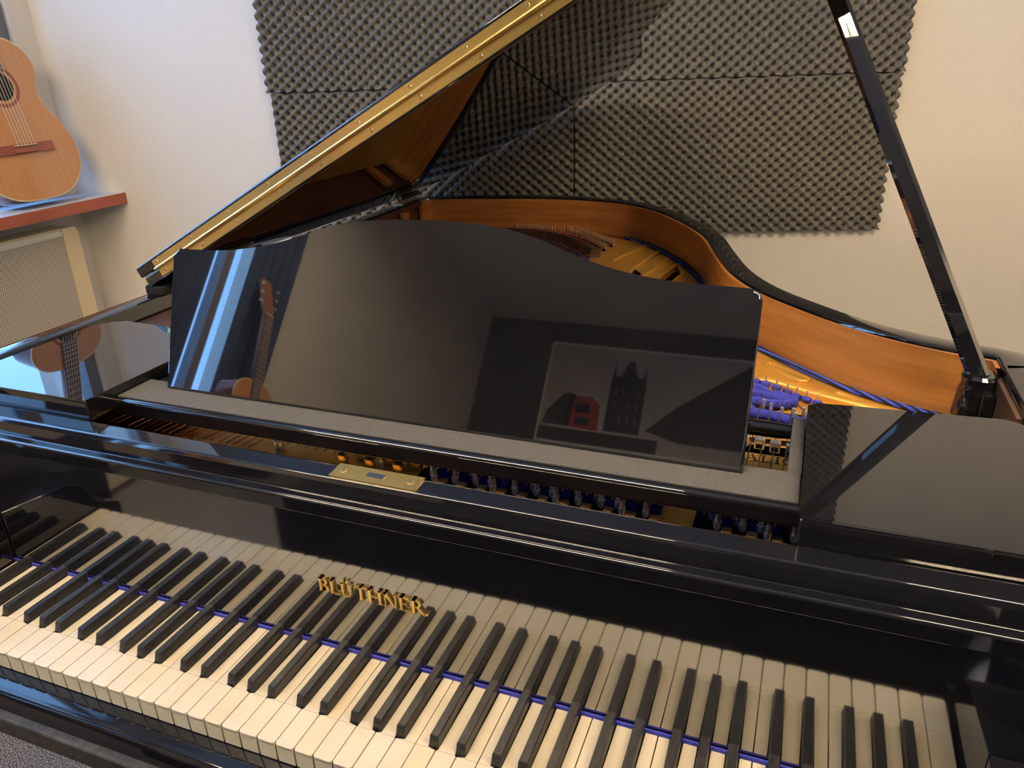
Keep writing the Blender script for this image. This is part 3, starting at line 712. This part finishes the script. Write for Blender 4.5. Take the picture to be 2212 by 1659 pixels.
bm = bmesh.new(); s = hs0; kk = 0
while s < hs1 - .01:
    e = min(s + .0525, hs1); tube(bm, [lidp(s + .0003, .5965, .0217), lidp(e - .0003, .5965, .0217)], .0029 if kk % 2 else .0031, 12); s = e; kk += 1
link_mesh('hinge_barrel', bm, BRASS, LID, 50)
for k in range(14):
    for t, so in ((.0315, .012), (.0115, .026 if k % 2 else .020)):
        c = lidp(hs0 + so + k * .104, .5988, t); bm = bmesh.new(); tube(bm, [c, c - Vector((0, .0009, 0))], [.0034, .0026], 12); link_mesh('hinge_screw', bm, BRASSD, LID, 50)

# prop stick and its socket
PB = V((1.262, .634, .242)); PD = Vector((-.42, .33, .85)).normalized()
tt = ((L0.z + (PB.x - L0.x) * math.tan(LA)) - PB.z) / (PD.z - PD.x * math.tan(LA)); PT = PB + PD * (tt - .006)
u = PD.cross(Vector((0, 1, 0))).normalized(); w = u.cross(PD).normalized()
bm = bmesh.new(); prs = []
for q, k in ((PB, 1), (PB + PD * .3, 1.0), (PT - PD * .04, .95), (PT, .8)):
    prs.append([bm.verts.new(q + u * a * k + w * c * k) for a, c in ((-.013, -.005), (-.008, -.009), (.008, -.009), (.013, -.005), (.013, .005), (.008, .009), (-.008, .009), (-.013, .005))])
for i in range(3):
    for j in range(8): bm.faces.new((prs[i][j], prs[i][(j+1) % 8], prs[i+1][(j+1) % 8], prs[i+1][j]))
bm.faces.new(prs[0]); bm.faces.new(prs[-1])
link_mesh('lid_prop', bm, BLACK, P, 30)
bm = bmesh.new(); tube(bm, [PB - Vector((0, 0, .050)), PB - Vector((0, 0, .012)), PB - Vector((0, 0, .004)), PB + Vector((0, 0, .006)), PB + Vector((0, 0, .010))], [.027, .024, .021, .023, .019], 24)
link_mesh('prop_socket', bm, BLACK, P, 40)
obox('prop_block', BLACK, P, 1.262, 1.278, .60, .63, .145, .235, bev=.004)
# legs
for x, y in ((.03, .50), (1.20, .50), (.25, 1.55)):
    bm = bmesh.new(); tube(bm, [V((x, y, -.66)), V((x, y, -.25)), V((x, y, -.101))], [.028, .05, .06], 20); tube(bm, [V((x, y, -.729)), V((x, y, -.66))], .03, 20); link_mesh('leg', bm, BLACK, P, 40)
bot = [(q.x, q.y) for q in path]
bm = bmesh.new(); holed(bm, [(q.x, q.y) for q in inn if q.y > .02], [], -.10, .03); link_mesh('bottom_frame', bm, KEYBED, P)

# ------------------------------------------------------------------ guitars on the sill
def guitar(yc, zb, xb, lean, k, label, group='classical guitars on the window sill', tilt=-.09):
    """body centre line starts at (xb,yc,zb); local u = across (y), v = up"""
    g = root('classical_guitar', (xb, yc, zb + Z0), label, 'guitar', group)
    e_up = Vector((-math.sin(lean), math.sin(tilt) * math.cos(lean), math.cos(lean))).normalized(); e_n = Vector((math.cos(lean), 0, math.sin(lean))); e_n = (e_n - e_up * e_n.dot(e_up)).normalized(); e_u = e_up.cross(e_n) * -1
    if e_u.y < 0: e_u = -e_u
    O = Vector((xb, yc, zb + Z0))
    def gp(u, v_, n_=0): return O + e_u * (u * k) + e_up * (v_ * k) + e_n * (n_ * k)
    half = [(0, 0), (.07, .005), (.125, .028), (.165, .070), (.184, .125), (.180, .175), (.160, .222), (.134, .262), (.122, .292), (.120, .318), (.128, .352), (.139, .385), (.138, .418), (.120, .452), (.085, .476), (.045, .486), (.012, .488)]
    hs = catmull([Vector(q) for q in half], 4); full = hs + [Vector((-q.x, q.y)) for q in hs[::-1][:-1]]
    def body(name, L, n0, n1, m, sc=1.0):
        bm = bmesh.new(); poly_extrude(bm, [gp(q.x * sc, .244 + (q.y - .244) * sc, n0) for q in L], e_n * (n1 - n0) * k); return link_mesh(name, bm, m, g, 40)
    body('body', full, -.092, -.0005, GSIDE); body('binding', full, -.0035, .0002, GBIND, 1.002)
    body('soundboard', full, -.0015, .0012, GTOP, .985)
    circ = lambda r, c, s=40: [Vector((r * math.cos(2 * math.pi * j / s), c + r * math.sin(2 * math.pi * j / s))) for j in range(s)]
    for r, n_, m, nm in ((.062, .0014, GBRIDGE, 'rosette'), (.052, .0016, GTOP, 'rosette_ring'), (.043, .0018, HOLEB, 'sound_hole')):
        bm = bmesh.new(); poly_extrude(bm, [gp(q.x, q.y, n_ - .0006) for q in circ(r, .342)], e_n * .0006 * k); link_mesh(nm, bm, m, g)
    def gbox(name, u0, u1, v0, v1, n0, n1, m, par=g):
        bm = bmesh.new(); poly_extrude(bm, [gp(u0, v0, n0), gp(u1, v0, n0), gp(u1, v1, n0), gp(u0, v1, n0)], e_n * (n1 - n0) * k)
        bmesh.ops.bevel(bm, geom=list(bm.edges), offset=.001, segments=2, profile=.5, affect='EDGES'); return link_mesh(name, bm, m, par, 40)
    br_ = gbox('bridge', -.096, .096, .143, .171, .0012, .008, GBRIDGE)
    gbox('tie_block', -.042, .042, .145, .160, .008, .0125, GBRIDGE, br_); gbox('saddle', -.040, .040, .165, .168, .008, .014, GBIND, br_)
    bm = bmesh.new(); poly_extrude(bm, [gp(-.031, .386, .0012), gp(.031, .386, .0012), gp(.026, .80, .0012), gp(-.026, .80, .0012)], e_n * .006 * k); fbz = link_mesh('fretboard', bm, GBOARD, g)
    bm = bmesh.new()
    for i in range(1, 20):
        v_ = .80 - .65 * (1 - 2 ** (-i / 12))
        if v_ > .39: tube(bm, [gp(-.028, v_, .0072), gp(.028, v_, .0072)], .0008 * k, 5)
    link_mesh('frets', bm, STEEL, fbz)
    bm = bmesh.new(); poly_extrude(bm, [gp(-.025, .47, -.02), gp(.025, .47, -.02), gp(.024, .81, -.018), gp(-.024, .81, -.018)], e_n * .0215 * k); link_mesh('neck', bm, GNECK, g, 40)
    hd = [(-.026, .80), (.026, .80), (.036, .83), (.034, .97), (.018, .985), (0, .978), (-.018, .985), (-.034, .97), (-.036, .83)]
    bm = bmesh.new(); poly_extrude(bm, [gp(a_, b2, -.014 - (b2 - .8) * .25) for a_, b2 in hd], e_n * .018 * k); hdo = link_mesh('headstock', bm, GNECK, g)
    for sx2 in (-1, 1):
        for i in range(3):
            vv = .855 + i * .042; bm = bmesh.new(); tube(bm, [gp(sx2 * .034, vv, -.012), gp(sx2 * .052, vv, -.012)], .0018 * k, 6); tube(bm, [gp(sx2 * .050, vv, -.012), gp(sx2 * .060, vv, -.012)], .0065 * k, 8); link_mesh('tuning_peg', bm, GBIND if sx2 > 0 else STEEL, hdo, 40)
    gbox('nut', -.026, .026, .799, .804, .0012, .010, GBIND)
    for i in range(6):
        uu = -1 + 2 * i / 5; bm = bmesh.new(); tube(bm, [gp(uu * .029, .162, .0145), gp(uu * .021, .802, .0105)], .0006 * k, 5); link_mesh('string', bm, NYLON, g, 60)
    return g
guitar(1.200, .3095, -1.108, math.radians(11.5), .940, 'amber classical guitar standing on the sill in the room corner', tilt=-.005)
guitar(-1.47, .2060, -.985, math.radians(9), .96, 'second classical guitar, on a dark cabinet, seen only mirrored in the music desk', tilt=-.02)
cb = root('speaker_cabinet', (-1.0, -1.70, 0), 'dark speaker cabinet carrying the guitar that is mirrored in the music desk', 'speaker')
obox('cabinet', KEYBED, cb, -1.155, -.86, -1.75, -1.22, -.729, .190, bev=.006)
obox('speaker_cloth', DARKF, cb, -.8605, -.856, -1.73, -1.24, -.69, .16)

# ------------------------------------------------------------------ picture on the wall behind the camera (seen mirrored in the desk)
pc = root('canvas_picture', (.05, -4.17, 1.5 + Z0), 'wide grey city canvas with red bus and bridge tower, seen mirrored in the music desk', 'picture')
CX0, CX1, CZ0, CZ1 = -.70, .80, 1.12, 1.90; YW = -4.199
obox('frame', mat('picture frame', (.80, .80, .76), .5), pc, CX0, CX1, YW, YW + .03, CZ0, CZ1, bev=.003)
obox('canvas', noise_col(mat('grey sky print', (.3, .3, .3), .7), (.48, .46, .42), (.58, .55, .50), 2, 3), pc, CX0 + .02, CX1 - .02, YW + .0301, YW + .032, CZ0 + .02, CZ1 - .02)
def printed(name, pols, m):
    bm = bmesh.new()
    for i, pol in enumerate(pols): poly_extrude(bm, [V((a_, YW + .0322, b2)) for a_, b2 in pol], (0, .0008 + .0001 * (i % 4), 0))
    return link_mesh(name, bm, m, pc)
DK = mat('print dark', (.045, .045, .05), .7)
printed('printed_tower', [rect(-.20, 1.26, .06, 1.60), rect(-.18, 1.60, .04, 1.68), [(-.20, 1.60), (-.165, 1.60), (-.182, 1.80)], [(.025, 1.60), (.06, 1.60), (.042, 1.78)], [(-.13, 1.68), (-.01, 1.68), (-.05, 1.80), (-.09, 1.80)]], DK)
printed('printed_windows', [rect(-.16 + i * .055, 1.33 + j * .10, -.14 + i * .055, 1.385 + j * .10) for i in range(4) for j in range(3)], mat('print grey', (.14, .14, .145), .7))
wl = mat('print pale', (.5, .49, .46), .7)
cab = []
for i in range(6):
    x0 = -.66 + i * .075; zt = 1.70 - i * .022
    cab += [[(x0, zt), (x0 + .075, zt - .022), (x0 + .075, zt - .030), (x0, zt - .008)], [(x0, 1.50), (x0 + .006, 1.50), (x0 + .043, zt - .01), (x0 + .037, zt - .01)], [(x0 + .037, zt - .01), (x0 + .043, zt - .01), (x0 + .078, 1.50), (x0 + .072, 1.50)]]
printed('printed_bridge', cab, wl)
printed('printed_bus', [[(-.52, 1.26), (-.24, 1.25), (-.25, 1.44), (-.32, 1.50), (-.47, 1.49)]], mat('print red', (.45, .05, .02), .6))
printed('printed_bus_side', [[(-.66, 1.26), (-.46, 1.26), (-.44, 1.50), (-.52, 1.52), (-.64, 1.36)]], DK)
printed('printed_bus_window', [[(-.43, 1.37), (-.30, 1.37), (-.33, 1.44), (-.43, 1.44)], [(-.42, 1.28), (-.31, 1.28), (-.31, 1.34), (-.42, 1.34)]], DK)
printed('printed_shadow', [[(.10, 1.30), (.30, 1.50), (.78, 1.87), (.78, 1.24), (.34, 1.24)]], DK)
printed('printed_quay', [rect(CX0 + .02, CZ0 + .02, .2, 1.24)], DK)
